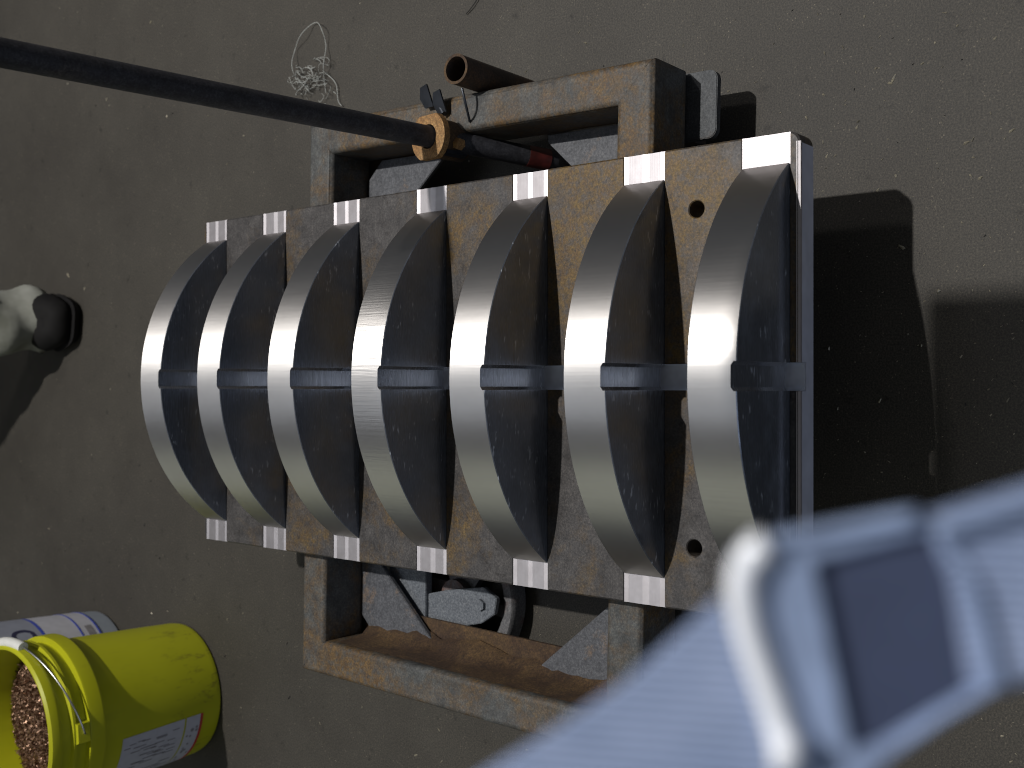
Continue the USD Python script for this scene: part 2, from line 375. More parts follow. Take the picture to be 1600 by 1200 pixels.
M['buckleglare'] = plain('buckle_edge_glare', (.88, .91, .97), .2, 0, .05, 60, coat=.5)  # near-white colour stands in for the glare along the buckle edge
M['bucklepanel'] = plain('strap_panel', (.045, .06, .115), .6, 0, .1, 80)
M['shade_arm'] = rusty('shade_arm_paint', (.16, .15, .12), (.2, .19, .15), (.17, .085, .03), (.30, .185, .055), .65, 6)

# ------------------------------------------------------------------ setting
fl = trimesh.creation.box([16, 16, .1]); fl.apply_translation([0, 3, -.05])
single('floor', fl, M['floor'], kind='structure', smooth=False)

# ------------------------------------------------------------------ the machined fixture: a plate with seven arched ribs
ZP, PT = 0.200, 0.0355
PX0, PX1, PY0, PY1 = -0.2645, 0.2755, 0.485, 1.5595
XC = 0.006
fx = thing('ribbed_steel_fixture', 'rusty steel plate carrying seven bright machined arched ribs, lying on the tube frame', 'machined fixture', (XC, 1.02, ZP - PT))
ring = Polygon([(PX0, PY0), (PX1, PY0), (PX1, PY1), (PX0, PY1)]).buffer(-.013).buffer(.013, quad_segs=6)
ch = .0022
pts = []
for q, z in ((ring, ZP - ch), (ring.buffer(-ch), ZP), (ring, ZP - PT + .001), (ring.buffer(-.001), ZP - PT)):
    pts += [(x, y, z) for x, y in q.exterior.coords]
plate = hullpts(pts)
NEAR = [1.4975, 1.3445, 1.1760, 1.0015, .8265, .6537, .4966]
RT, SAG, HC = .0565, .125, .235
RAD = (HC ** 2 + SAG ** 2) / (2 * SAG)
for y in NEAR:
    plate -= box((XC, y + RT / 2, ZP), (.7, RT + .0016, .0084))
GW = .0152
plate -= box((GX, 1.0, ZP - .0045), (2 * GW + .001, 2.0, .0175)) ^ box((GX, 1.0, ZP), (.1, 1.6, .06))
for hx, hy in ((.202, .611), (-.190, .614)):
    plate -= cyl((hx, hy, ZP - .06), (hx, hy, ZP + .01), .0098)
    plate -= cyl((hx, hy, ZP - .0012), (hx, hy, ZP + .0008), .0098, .0118)
obj('base_plate', plate, M['plate'], fx, smooth=20, label='flat rusty brown and yellow base plate with two bolt holes')
# bright sawn front face of the plate, and its broken edge
fe = box(((PX0 + PX1) / 2, PY0 - .0006, ZP - PT / 2 - .0008), (PX1 - PX0 - .027, .0012, PT - .006))
gp = box((GX, PY0, ZP), (2 * GW + .001, .02, .028))
fe -= gp
obj('front_edge', fe, M['edge'], fx, label='clean sawn front edge of the plate')
c3 = hullpts([(x, PY0 - .0008 + dy, z) for x in (PX0 + .012, PX1 - .012) for dy, z in ((0, ZP - .0010), (0, ZP - .0040), (.0046, ZP + .0003), (.0046, ZP - .0040))])
c3 -= gp
obj('bevel', c3, M['milled'], fx, smooth=False, label='bright bevel along the front edge of the plate')


def slot(y, i):
    """Milled pocket floor: three cutter passes with slightly tilted steps between them."""
    f = np.array([0, .03, .13, .46, .57, .90, 1.0])
    z = np.array([-.0030, -.0030, -.0021, -.0026, -.0016, -.0021, -.0011]) - .0002
    if i % 2: f[3:5] += (-.06, -.02)
    yy = y - .0004 + f * (RT + .0008)
    prof = [(a, ZP + b) for a, b in zip(yy, z)] + [(yy[-1], ZP - .0041), (yy[0], ZP - .0041)]
    e = prism(prof, 0, PX1 - PX0 - .0006)                           # (y, z) extruded along x
    V = tm(e); v = V.vertices.copy()
    return trimesh.Trimesh(np.c_[v[:, 2] + PX0 + .0003, v[:, 0], v[:, 1]], V.faces, process=False)


for i, y in enumerate(NEAR):
    s_ = mf(slot(y, i)) - box((GX, y, ZP), (2 * GW + .001, .2, .03))
    obj('milled_slot', s_, M['milled'], fx, smooth=False)


def rib(y):
    a = math.asin(HC / RAD)
    th = np.linspace(-a, a, 121)
    def prof(ins):
        R = RAD - ins
        return [(XC + R * math.sin(t), ZP + SAG - RAD + R * math.cos(t)) for t in th] + [(XC - HC + ins, ZP - .0010), (XC + HC - ins, ZP - .0010)]
    P = []
    for ins, yy in ((.0009, y), (0, y + .0009), (0, y + RT - .0009), (.0009, y + RT)):
        P += [(x, yy, z) for x, z in prof(ins)]
    r = hullpts(P)
    g = CrossSection([[(-GW, -.02), (GW, -.02), (GW, .0035), (GW - .004, .0065), (-GW + .004, .0065), (-GW, .0035)]])
    cut = Manifold.extrude(g, .5).translate([GX, y, ZP - .1])
    return r - cut


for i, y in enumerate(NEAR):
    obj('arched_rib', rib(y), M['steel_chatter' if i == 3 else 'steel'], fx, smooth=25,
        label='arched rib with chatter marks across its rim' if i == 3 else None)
# polished half-round keyway that runs along the plate under the ribs
kp = []
for k in range(13):
    a = math.pi * k / 12
    kp.append((-GW * math.cos(a), -.0105 * math.sin(a) ** .6 - .0002))
outer = [(-GW - .0002, 0), (-GW - .0002, -.0128), (GW + .0002, -.0128), (GW + .0002, 0)]
kw = prism(Polygon(outer + kp[::-1]).buffer(0), 0, PY1 - PY0 + .0006)
kv = tm(kw); v = kv.vertices.copy()
obj('keyway', trimesh.Trimesh(np.c_[v[:, 0] + GX, PY1 - .0004 - v[:, 2] + .0002, v[:, 1] + ZP - .0003], kv.faces, process=False), M['keyway'], fx, smooth=40)

# ------------------------------------------------------------------ the tube frame under it
ZF, TH, TW = ZP - PT - .0005, .087, .054
FW, FLN, FA, FC = .878, .640, -.0235, np.array([-.029, 1.021])
fr = thing('tube_frame_dolly', 'low rusty square tube frame with corner gussets standing on the floor under the plate', 'steel frame', (FC[0], FC[1], 0))


def loc(x, y):
    p = rotz([[x, y]], FA)[0] + FC
    return p


def turned(m):
    m = tm(m); v = m.vertices.copy()
    v[:, :2] = rotz(v[:, :2], FA) + FC
    return trimesh.Trimesh(v, m.faces, process=False)


def tube_bar(L, axis, c):
    s = Polygon([(-TW / 2, -TH / 2), (TW / 2, -TH / 2), (TW / 2, TH / 2), (-TW / 2, TH / 2)]).buffer(-.009).buffer(.009, quad_segs=6)
    h = s.difference(s.buffer(-.005))
    m = trimesh.creation.extrude_polygon(h, L, engine='earcut')
    v = m.vertices.copy(); v[:, 2] -= L / 2
    o = np.c_[v[:, 2], -v[:, 0], v[:, 1]] if axis == 'x' else np.c_[v[:, 0], v[:, 2], v[:, 1]]
    b = mf(trimesh.Trimesh(o + np.array([c[0], c[1], ZF - TH / 2]), m.faces, process=False))
    for sx in (-1, 1):                                              # mitred corners
        for sy in (-1, 1):
            k = (FW - FLN) / 2                                      # the mitre runs along |x| - |y| = k
            if axis == 'y' and sx * c[0] > 0: b = b.trim_by_plane([sx * .7071, -sy * .7071, 0], k * .7071 + .0003)
            if axis == 'x' and sy * c[1] > 0: b = b.trim_by_plane([-sx * .7071, sy * .7071, 0], -k * .7071 + .0003)
    return turned(b)


for sx in (1, -1):
    obj('frame_tube', tube_bar(FLN, 'y', (sx * (FW / 2 - TW / 2), 0)), M['tube'], fr, 50)
for sy in (1, -1):
    obj('frame_tube', tube_bar(FW, 'x', (0, sy * (FLN / 2 - TW / 2))), M['tube'], fr, 50)
IX, IY = FW / 2 - TW, FLN / 2 - TW
ZG = ZF - TH + .002
for sx in (-1, 1):
    for sy in (-1, 1):
        lx, ly, c_ = (.15, .165, .033)
        P = [(c_, .002), (lx, .002), (lx, .012), (.012, ly), (.002, ly), (.002, c_)]
        P = [(sx * (IX - a), sy * (IY - b)) for a, b in P]
        obj('corner_gusset', turned(prism(Polygon(P).buffer(0), ZG, ZG + .007, .001)), M['gusset'], fr)
for sx in (-1, 1):
    # foot flange with a bolt hole that stands out beyond the near tube, and a foot pad below each corner
    P = Polygon([(sx * (FW / 2 - .001), -FLN / 2 - .041), (sx * (FW / 2 - .088), -FLN / 2 - .041), (sx * (FW / 2 - .088), -FLN / 2 + .05), (sx * (FW / 2 - .001), -FLN / 2 + .05)]).buffer(-.012).buffer(.012)
    if sx < 0: P = P.difference(Point(sx * (FW / 2 - .066), -FLN / 2 - .019).buffer(.009))
    obj('foot_flange', turned(prism(P, ZF - TH - .011, ZF - TH - .001, .001)), M['flange'], fr)
    for sy in (-1, 1):
        x, y = sx * (FW / 2 - .045), sy * (FLN / 2 - .05)
        obj('foot_pad', turned(box((x, y, (ZF - TH - .012) / 2), (.07, .07, ZF - TH - .0125))), M['darkrust'], fr)
# crust of chips along the inside of the left tube
dv = []
for k in range(46):
    t = -IY + .02 + (2 * IY - .04) * k / 45
    hgt = .010 + .022 * meshkit.fbm(np.array([[t * 22, 3.3, 1.0]]), 3)[0]
    dv.append((t, hgt))
V, Fc = [], []
for t, h in dv:
    for a, b in ((.0008, TH - .014), (.0022, TH * .55), (.004, h * 1.2), (h * .7, h * .6), (h * 1.1, -.001)):
        V.append((-IX + a, t, ZG + b))
for k in range(len(dv) - 1):
    for j in range(4):
        a = k * 5 + j; Fc += [[a, a + 5, a + 1], [a + 1, a + 5, a + 6]]
V = np.array(V); V[:, 1:] += (rng.random((len(V), 2)) - .5) * .003
sl = trimesh.Trimesh(V, np.array(Fc), process=False)
shelf = box((-IX + .022, 0, ZG - .0075), (.046, 2 * IY - .002, .005))
obj('inner_ledge', turned(shelf), M['brownrust'], fr)
cr = single('rust_crust', turned(sl), M['brownrust'], 'brown crust of rust and fine chips along the inside of the frame', 'rust debris', kind='stuff')

# sockets on the right side tube
so = thing('pipe_socket', 'short rusty open pipe stub standing upright against the outside of the frame', 'pipe', (.431, .980, 0))
obj('stub', pipe((.433, .985, .001), (.431, .980, .203), .0205, .0172), M['darkrust'], so)
obj('lip', pipe((.431, .980, .2025), (.431, .9799, .2045), .0208, .0170), M['brownrust'], so)
A0 = un(672, 214, .198)
D0 = (A0 - EYE) @ DIR
A1 = along(-40, 74, D0 / 1.40)
ax = (A1 - A0) / np.linalg.norm(A1 - A0)
A2 = un(868, 252, .03)
bx_ = (A2 - A0) / np.linalg.norm(A2 - A0)
ck = thing('socket_collar', 'orange rusty ring collar with a set bolt holding the black bar inside the frame', 'collar', A0)
fl_ = cyl(A0 - ax * .006, A0 + ax * .004, (.035), .035, 40) - cyl(A0 - ax * .02, A0 + ax * .02, .0172)
fl_ = fl_ - box(A0 + np.array([.040, .012, 0]), (.02, .1, .1)) - box(A0 + np.array([-.041, -.01, 0]), (.02, .1, .1))
obj('ring', fl_, M['collar'], ck)
sleeve = pipe(A0 - ax * .0062, A0 - ax * .058, .0275, .0172)
obj('sleeve', sleeve, M['brownrust'], ck)
obj('strap_plate', cyl(A0 - ax * .012 + np.array([-.018, -.014, 0]), A0 - ax * .050 + np.array([-.018, -.014, 0]), .008, .008, 6), M['blackoxide'], ck)
obj('set_bolt', cyl(A0 - ax * .028, A0 - ax * .028 + np.array([-.012, -.034, .004]), .0085, .0085, 6), M['collar'], ck)
# wing screw and its thin chain pin
wb = un(690, 170, .205)
wing = []
for q, l in (((670, 152), (.004, .030)), ((690, 160), (.005, .034))):
    p0 = un(*q, .170)
    wing.append(tm(hullpts([p0 + np.array(d) for d in ((.012, .006, .012), (.014, -.010, .016), (-.002, .012, .006), (-.016, .004, .004), (-.016, -.012, .004), (.012, .006, .009), (.014, -.010, .013), (-.016, .004, .001), (-.016, -.012, .001))])))
wing = cat(wing + [tm(cyl(un(694, 178, .172), un(684, 158, .172), .005))])
obj('wing_screw', wing, M['blackoxide'], ck)
obj('pin', sweep(smoothline([un(722, 138, .19), un(727, 160, .185), un(734, 190, .165)], 12), .0018), M['blackoxide'], ck)
bar = thing('black_bar', 'long dull black round bar standing up through the orange collar', 'bar', A0)
obj('shaft', cyl(A0 - ax * .02, A1, .0152, .0152, 36), M['pipe'], bar)
obj('lower_end', cyl(A0 - bx_ * -.0, A2 - bx_ * .012, .0150, .0150, 36), M['pipe'], bar)
obj('red_band', cyl(A2 - bx_ * .046, A2 - bx_ * .012, .0156, .0156, 36), M['redpaint'], bar, label='worn red painted band near the lower end')
obj('tip', cyl(A2 - bx_ * .0125, A2, .0150, .0135, 36), M['pipe'], bar)

# ------------------------------------------------------------------ spoked wheel with its bracket lying under the frame
wc = un(716, 930, .035)
wc[0] -= .0
sw = thing('spoked_wheel', 'dull spoked wheel with a blue grey bracket lying under the left side of the frame', 'wheel', (wc[0], wc[1], 0))
RW = .118
obj('rim', lathe([(RW - .026, .012), (RW - .004, .008), (RW, .014), (RW, .036), (RW - .005, .042), (RW - .020, .040), (RW - .026, .034), (RW - .026, .012)], (wc[0], wc[1], 0), 64), M['wheel'], sw, 40)
for k in range(6):
    a = k * math.pi / 3 + .35
    u = np.array([math.cos(a), math.sin(a), 0])
    obj('spoke', hullpts([wc * [1, 1, 0] + u * r + np.array([-u[1], u[0], 0]) * w + np.array([0, 0, z]) for r, hw in ((.018, .014), (RW - .024, .009)) for w in (-hw, hw) for z in (.016, .030)]), M['wheel'], sw)
obj('hub', cyl((wc[0], wc[1], .006), (wc[0], wc[1], .046), .026), M['wheel'], sw)
ZB = .060
arm = Polygon([tuple(un(x, y, ZB)[:2]) for x, y in ((655, 930), (700, 922), (755, 918), (776, 936), (772, 960), (752, 974), (700, 982), (655, 994))]).buffer(-.004).buffer(.004)
obj('bracket_arm', prism(arm, ZB - .008, ZB, .001), M['greysteel'], sw)
bp = Polygon([tuple(un(x, y, ZB + .012)[:2]) for x, y in ((604, 880), (661, 880), (661, 992), (646, 992), (604, 930))]).buffer(-.002).buffer(.002)
obj('bracket_plate', prism(bp, ZB - .008, ZB + .006, .001), M['greysteel'], sw)
pv = un(752, 945, ZB)
obj('axle_bolt', cyl((pv[0], pv[1], ZB - .018), (pv[0], pv[1], ZB + .005), .009, .009, 6), M['greysteel'], sw)

# ------------------------------------------------------------------ yellow bucket of bronze chips
BC = np.array([-.625, 1.915, 0.0])


def cylmap(flat, c, r0, r1, h, ang0):
    """Wraps a flat sheet (s along the girth, height, proud) round a tapered bucket."""
    f = np.asarray(flat, float)
    rr = r0 + (r1 - r0) * f[:, 1] / h + f[:, 2]
    a = ang0 + f[:, 0] / (r0 + (r1 - r0) * f[:, 1] / h)
    return np.c_[c[0] + rr * np.cos(a), c[1] + rr * np.sin(a), f[:, 1] + c[2]]


def wrap(poly, c, r0, r1, h, ang0, t0, t1):
    m = trimesh.creation.extrude_polygon(poly, t1 - t0, engine='earcut')
    m = m.subdivide_to_size(.012)
    v = m.vertices.copy(); v[:, 2] += t0
    return trimesh.Trimesh(cylmap(v, c, r0, r1, h, ang0), m.faces, process=False)


bk = thing('yellow_bucket', 'bright yellow plastic bucket with ribbed rim and wire bail, filled with bronze chips', 'bucket', BC)
R0, R1, BH = .133, .148, .365
rr = lambda z: R0 + (R1 - R0) * z / BH
body = [(0, .004), (R0 - .012, .004), (R0 - .008, 0), (R0 - .002, .004), (R0, .014)]
body += [(rr(z), z) for z in (.10, .20, .262)]
body += [(rr(.266) + .012, .264), (rr(.27) + .0135, .268), (rr(.27) + .0135, .290), (rr(.29) + .012, .294), (rr(.29) + .001, .296),
         (rr(.3) + .001, .316), (rr(.32) + .008, .318), (rr(.32) + .008, .323), (rr(.32) + .001, .326), (rr(.33) + .0005, .342), (rr(.34) + .006, .344), (rr(.35) + .0075, .350), (rr(.36) + .006, .362), (rr(.365) + .002, .366),
         (rr(.365) - .002, .365), (rr(.36) - .004, .360), (rr(.2) - .004, .2), (rr(.02) - .004, .008), (0, .008)]
obj('body', lathe(body, BC, 96), M['yellow'], bk, 35)
toc = math.atan2(-BC[1], -BC[0])                                    # the bucket's side that faces the camera
EA = toc - .22
for s_ in (0, math.pi):
    u = np.array([math.cos(EA + s_), math.sin(EA + s_), 0]); w = np.array([-u[1], u[0], 0])
    e = hullpts([BC + u * (rr(.3) + r) + w * a + np.array([0, 0, z]) for r, a, z in ((.0, -.02, .295), (.0, .02, .295), (.0, -.02, .322), (.0, .02, .322), (.0135, -.016, .296), (.0135, .016, .296), (.0135, -.016, .318), (.0135, .016, .318))])
    obj('ear', e, M['yellow'], bk, 20)
# bail: a wire from ear to ear, fallen to one side
u = np.array([math.cos(EA), math.sin(EA), 0]); side = np.array([-u[1], u[0], 0])
if side[0] < 0: side = -side
TILT = math.radians(73)
rb = rr(.3) + .016
top = side * math.sin(TILT) + np.array([0, 0, math.cos(TILT)])
bp_ = [BC + np.array([0, 0, .307]) + rb * (u * math.cos(t) + top * 1.02 * math.sin(t)) for t in np.linspace(0, math.pi, 60)]
bp_ = [BC + np.array([0, 0, .307]) + u * (rb - .008)] + bp_ + [BC + np.array([0, 0, .307]) - u * (rb - .008)]
obj('bail', sweep(bp_, .0019, 10), M['wire'], bk, True)
gm = [BC + np.array([0, 0, .307]) + rb * (u * math.cos(t) + top * 1.02 * math.sin(t)) for t in np.linspace(math.pi / 2 - .3, math.pi / 2 + .3, 14)]
obj('grip', sweep(gm, .0095, 16), M['whiteplastic'], bk, 50)
LA = toc - 1.10
lab = Polygon([(-.09, .088), (.09, .088), (.09, .222), (-.09, .222)])
obj('label', wrap(lab, BC, R0, R1, BH, LA, .0003, .0008), M['paper'], bk, True, label='white paper label with grey print')
lg = Polygon([(-.09, .052), (.09, .052), (.09, .084), (-.09, .084)])
obj('label_logo', wrap(lg, BC, R0, R1, BH, LA, .0003, .0008), M['paper'], bk, True)
obj('label_line', wrap(Polygon([(-.09, .046), (.09, .046), (.09, .0515), (-.09, .0515)]), BC, R0, R1, BH, LA, .0003, .0010), M['inkred'], bk, True, label='red line along the bottom of the label')
pr_ = []
for k in range(70):
    a, b = rng.uniform(-.085, .08), rng.uniform(.096, .205)
    L = rng.uniform(.012, .03)
    pr_.append(wrap(Polygon([(a, b), (a + .0016, b), (a + .0016, min(.217, b + L)), (a, min(.217, b + L))]), BC, R0, R1, BH, LA, .0010, .0013))
for k in range(22):
    a, b = rng.uniform(-.085, .08), rng.uniform(.057, .079)
    pr_.append(wrap(Point(a, b).buffer(rng.uniform(.002, .004)), BC, R0, R1, BH, LA, .0010, .0013))
obj('label_print', cat(pr_), M['inkgrey'], bk, True).SetCustomDataByKey('kind', 'stuff')


def curl(n, Rb, zc, dome_h, size):
    """A heap of little curled chips inside a bucket."""
    Vs, Fs = [], []
    for k in range(n):
        r, a = Rb * math.sqrt(rng.random()), rng.random() * 2 * math.pi
        p = np.array([r * math.cos(a), r * math.sin(a), zc + dome_h * (1 - (r / Rb) ** 2) + rng.uniform(-.004, .005)])
        L, w = size * rng.uniform(.6, 1.6), size * rng.uniform(.22, .45)
        q = trimesh.transformations.random_rotation_matrix(rng.random(3))[:3, :3]
        bend = rng.uniform(.6, 2.2)
        loc_ = []
        for j in range(4):
            t = (j / 3 - .5) * bend
            loc_ += [(math.sin(t) * L / bend * 1.6, -w / 2, (1 - math.cos(t)) * L), (math.sin(t) * L / bend * 1.6, w / 2, (1 - math.cos(t)) * L)]
        b0 = len(Vs)
        Vs += list(np.array(loc_) @ q.T + p)
        for j in range(3):
            a_ = b0 + 2 * j; Fs += [[a_, a_ + 1, a_ + 3], [a_, a_ + 3, a_ + 2]]
    return trimesh.Trimesh(np.array(Vs), np.array(Fs), process=False)


ZC = .285
hp = curl(9000, rr(ZC) - .006, ZC, .012, .0062); hp.apply_translation(BC)
under = lathe([(0, ZC + .006), (.05, ZC + .005), (.1, ZC), (rr(ZC) - .005, ZC - .006), (rr(ZC) - .005, ZC - .03), (0, ZC - .03)], BC, 48)
single('bronze_chips', cat([hp, under]), M['chips'], 'curly bronze coloured metal chips heaped inside the yellow bucket', 'metal chips', kind='stuff', smooth=False)

# ------------------------------------------------------------------ grey pail behind it
PC = np.array([-.640, 2.235, 0.0])
pl = thing('grey_pail', 'light grey plastic pail with white and blue wrap label, standing behind the yellow bucket', 'pail', PC)
p0, p1, ph = .130, .146, .36
pr2 = lambda z: p0 + (p1 - p0) * z / ph
obj('body', lathe([(0, .003), (p0 - .012, .003), (p0 - .006, 0), (p0 - .001, .005), (p0, .014), (pr2(.30), .30), (pr2(.3) + .01, .302), (pr2(.32) + .01, .32), (pr2(.32) + .002, .322), (pr2(.35) + .006, .35), (pr2(.36) + .002, .36), (0, .362)], PC, 72), M['greyplastic'], pl, 35)
tp = math.atan2(-PC[1], -PC[0]) + .35
G = .30


def band(z0, z1, mat, name, t=.0004, a=-G, b=G, label=None):
    obj(name, wrap(Polygon([(a, z0), (b, z0), (b, z1), (a, z1)]), PC, p0, p1, ph, tp, t, t + .0004), mat, pl, True, label=label)


band(.045, .285, M['paper'], 'label', label='white wrap label')
band(.172, .27, M['labelgrey'], 'label_band', .001)
band(.165, .172, M['labelblue'], 'label_stripe', .001)
band(.086, .090, M['labelblue'], 'label_stripe', .001)
band(.046, .050, M['labelblue'], 'label_stripe', .001)
band(.058, .074, M['inkgrey'], 'label_code', .001, -.13, .06)
tx = meshkit.text_mesh('LO', .046, .0004, bold=True)
v = tx.vertices.copy()
tx2 = trimesh.Trimesh(cylmap(np.c_[v[:, 0] - .005, v[:, 1] + .186, v[:, 2] + .0015], PC, p0, p1, ph, tp), tx.faces, process=False)
obj('label_lettering', tx2, M['ink'], pl, True)
band(.240, .262, M['ink'], 'label_bar', .0016, -.25, -.02)

# ------------------------------------------------------------------ the person whose boot shows at the left edge
pe = thing('person', 'person standing at the left edge in pale work trousers and a black boot', 'person', (.15, 2.45, 0))
fwd = np.array([.0, -1.0, 0])


def chain(bones):
    out = None
    for (a, ra), (b, rb_) in bones:
        s1 = Manifold.sphere(ra, 20).translate(list(map(float, a))); s2 = Manifold.sphere(rb_, 20).translate(list(map(float, b)))
        h = Manifold.batch_hull([s1, s2]); out = h if out is None else out + h
    return out


hipL, hipR = (.12, 2.70, .92), (-.09, 2.76, .92)
kneeL, kneeR = (.15, 2.52, .50), (-.19, 2.98, .50)
ankL, ankR = (.146, 2.425, .055), (-.25, 3.10, .10)
bones = [((hipL, .085), (kneeL, .058)), ((kneeL, .058), (ankL, .042)), ((hipR, .085), (kneeR, .058)), ((kneeR, .058), (ankR, .042)),
         (((.12, 2.68, .95), .10), ((-.07, 2.70, .95), .10)), (((.02, 2.69, 1.0), .12), ((.02, 2.66, 1.30), .125)),
         (((.17, 2.66, 1.42), .06), ((-.13, 2.66, 1.42), .06)), (((.02, 2.66, 1.3), .12), ((.02, 2.66, 1.42), .10)), (((.02, 2.65, 1.45), .055), ((.02, 2.63, 1.56), .055)),
         (((.02, 2.61, 1.62), .085), ((.02, 2.62, 1.68), .09)),
         (((.21, 2.66, 1.41), .05), ((.26, 2.68, 1.12), .04)), (((.26, 2.68, 1.12), .04), ((.25, 2.58, .88), .028)), (((.25, 2.58, .88), .03), ((.25, 2.56, .80), .022)),
         (((-.17, 2.66, 1.41), .05), ((-.23, 2.68, 1.12), .04)), (((-.23, 2.68, 1.12), .04), ((-.22, 2.58, .88), .028)), (((-.22, 2.58, .88), .03), ((-.22, 2.56, .80), .022))]
bd = tm(chain(bones).refine_to_length(.03)); trimesh.smoothing.filter_taubin(bd, iterations=8)
obj('body', bd, M['skin'], pe, True)


def trouser(hip, knee, ank):
    hip, knee, ank = map(np.array, (hip, knee, ank))
    ank = ank + np.array([0, 0, .0])
    line = smoothline([hip, knee, knee * .45 + ank * .55, ank + np.array([0, 0, -.02])], 70)
    r = np.interp(np.linspace(0, 1, 70), [0, .45, .8, 1], [.105, .080, .072, .073])
    m = sweep(line, r, 28)
    v = m.vertices
    d = meshkit.fbm(v * [11, 11, 15], 2, 4) - .5
    low = np.clip((.55 - v[:, 2]) / .4, 0, 1)
    c = np.array([np.interp(v[:, 2], line[::-1, 2], line[::-1, k]) for k in range(2)]).T
    v[:, :2] += (v[:, :2] - c) * (d * (.25 + .45 * low))[:, None]
    return trimesh.Trimesh(v, m.faces, process=False)


obj('trousers', cat([trouser(hipL, kneeL, ankL), trouser(hipR, kneeR, ankR), tm(chain([(((.12, 2.68, .96), .115), ((-.07, 2.70, .96), .115))]))]), M['trouser'], pe, True)
obj('shirt', chain([(((.02, 2.69, 1.0), .145), ((.02, 2.66, 1.30), .15)), (((.18, 2.66, 1.41), .075), ((-.14, 2.66, 1.41), .075)), (((.02, 2.66, 1.3), .145), ((.02, 2.66, 1.41), .115)),
                    (((.21, 2.66, 1.41), .065), ((.25, 2.68, 1.16), .055)), (((-.17, 2.66, 1.41), .065), ((-.22, 2.68, 1.16), .055))]), M['shirt'], pe, True)
obj('hair', Manifold.sphere(.1, 24).scale([1, 1.08, .8]).translate([.02, 2.635, 1.715]), M['hair'], pe, True)


def boot(x, y, ang):
    parts = []
    def S(dx, dy, z, r):
        c, s = math.cos(ang), math.sin(ang)
        return ((x + dx * c - dy * s, y + dx * s + dy * c, z), r)
    b = chain([(S(0, .01, .15, .048), S(0, .02, .05, .044)), (S(0, .02, .05, .044), S(.0, -.10, .042, .040)), (S(-.026, -.095, .046, .040), S(-.018, -.128, .040, .034)), (S(.026, -.095, .046, .040), S(.018, -.130, .040, .034)), (S(-.018, -.128, .040, .034), S(.018, -.130, .040, .034)), (S(-.026, -.095, .046, .040), S(.026, -.095, .046, .040))])
    b = b - box((x, y, -.1), (1, 1, .2 + .024))
    sole = chain([(S(0, .035, .03, .042), S(.0, -.10, .03, .047)), (S(-.024, -.10, .03, .044), S(-.018, -.135, .03, .038)), (S(.024, -.10, .03, .044), S(.018, -.137, .03, .038)), (S(-.018, -.135, .03, .038), S(.018, -.137, .03, .038))]) ^ box((x, y, .0115), (1, 1, .022))
    return b, sole


for (x, y, a) in ((.148, 2.475, -.06), (-.25, 3.10, .2)):
    b, s_ = boot(x, y, a)
    bo = obj('boot', b, M['boot'], pe, 50)
    obj('sole', s_, M['boot'], bo, 40)

# ------------------------------------------------------------------ small things on the floor
loop = [(462, 120), (456, 98), (461, 78), (472, 52), (487, 38), (503, 47), (509, 68), (506, 95), (506, 118), (509, 145)]
tg = [sweep(smoothline([un(x, y, .006 + .01 * (k % 2)) for k, (x, y) in enumerate(loop)], 70), .00065, 6)]
tg.append(sweep(smoothline([un(x, y, .005) for x, y in ((506, 112), (518, 122), (526, 135), (528, 155), (534, 165))], 30), .0007, 6))
for k in range(46):
    cx, cy = (472 + rng.normal(0, 7), 128 + rng.normal(0, 7)) if k < 18 else ((497 + rng.normal(0, 9), 118 + rng.normal(0, 12)) if k < 34 else (rng.uniform(462, 530), rng.uniform(125, 165)))
    p = np.array([cx, cy]); L = []
    a = rng.random() * 6.28
    for j in range(5):
        L.append(un(p[0], p[1], rng.uniform(.003, .018))); a += rng.normal(0, .9); p = p + rng.uniform(3, 7) * np.array([math.cos(a), math.sin(a)])
    tg.append(sweep(smoothline(L, 16), rng.uniform(.0003, .0007), 5))
single('thread_tangle', cat(tg), M['thread'], 'tangle of thin pale thread with one big loop lying on the floor', 'thread')
single('dark_straw', sweep(smoothline([un(728, 22, .003), un(738, 10, .004), un(748, -6, .004)], 14), .0008, 6), M['grit'], 'thin dark bent straw lying on the floor at the top edge', 'straw')


def flakes(spots, mat_scale=1.0):
    Vs, Fs = [], []
    for x, y, s_ in spots:
        L, w, h = s_ * rng.uniform(.8, 1.7), s_ * rng.uniform(.3, .7), s_ * rng.uniform(.15, .4)
        a = rng.random() * 6.28
        if rng.random() < .5: a = -.9 + rng.normal(0, .3)
        c, s = math.cos(a), math.sin(a)
        tilt = rng.uniform(-.3, .3)
        b0 = len(Vs)
        for dx, dy, z in ((-L, -w * .6, 0), (-L * .3, -w, 0), (L, -w * .4, 0), (L * .8, w * .6, 0), (-L * .6, w, 0), (-L * .5, 0, h), (L * .5, 0, h * (1 + tilt))):
            Vs.append((x + (dx * c - dy * s) / 2, y + (dx * s + dy * c) / 2, .0004 + z))
        Fs += [[b0 + i, b0 + j, b0 + k] for i, j, k in ((0, 1, 5), (1, 6, 5), (1, 2, 6), (2, 3, 6), (3, 4, 6), (4, 5, 6), (4, 0, 5))]
    return trimesh.Trimesh(np.array(Vs), np.array(Fs), process=False)


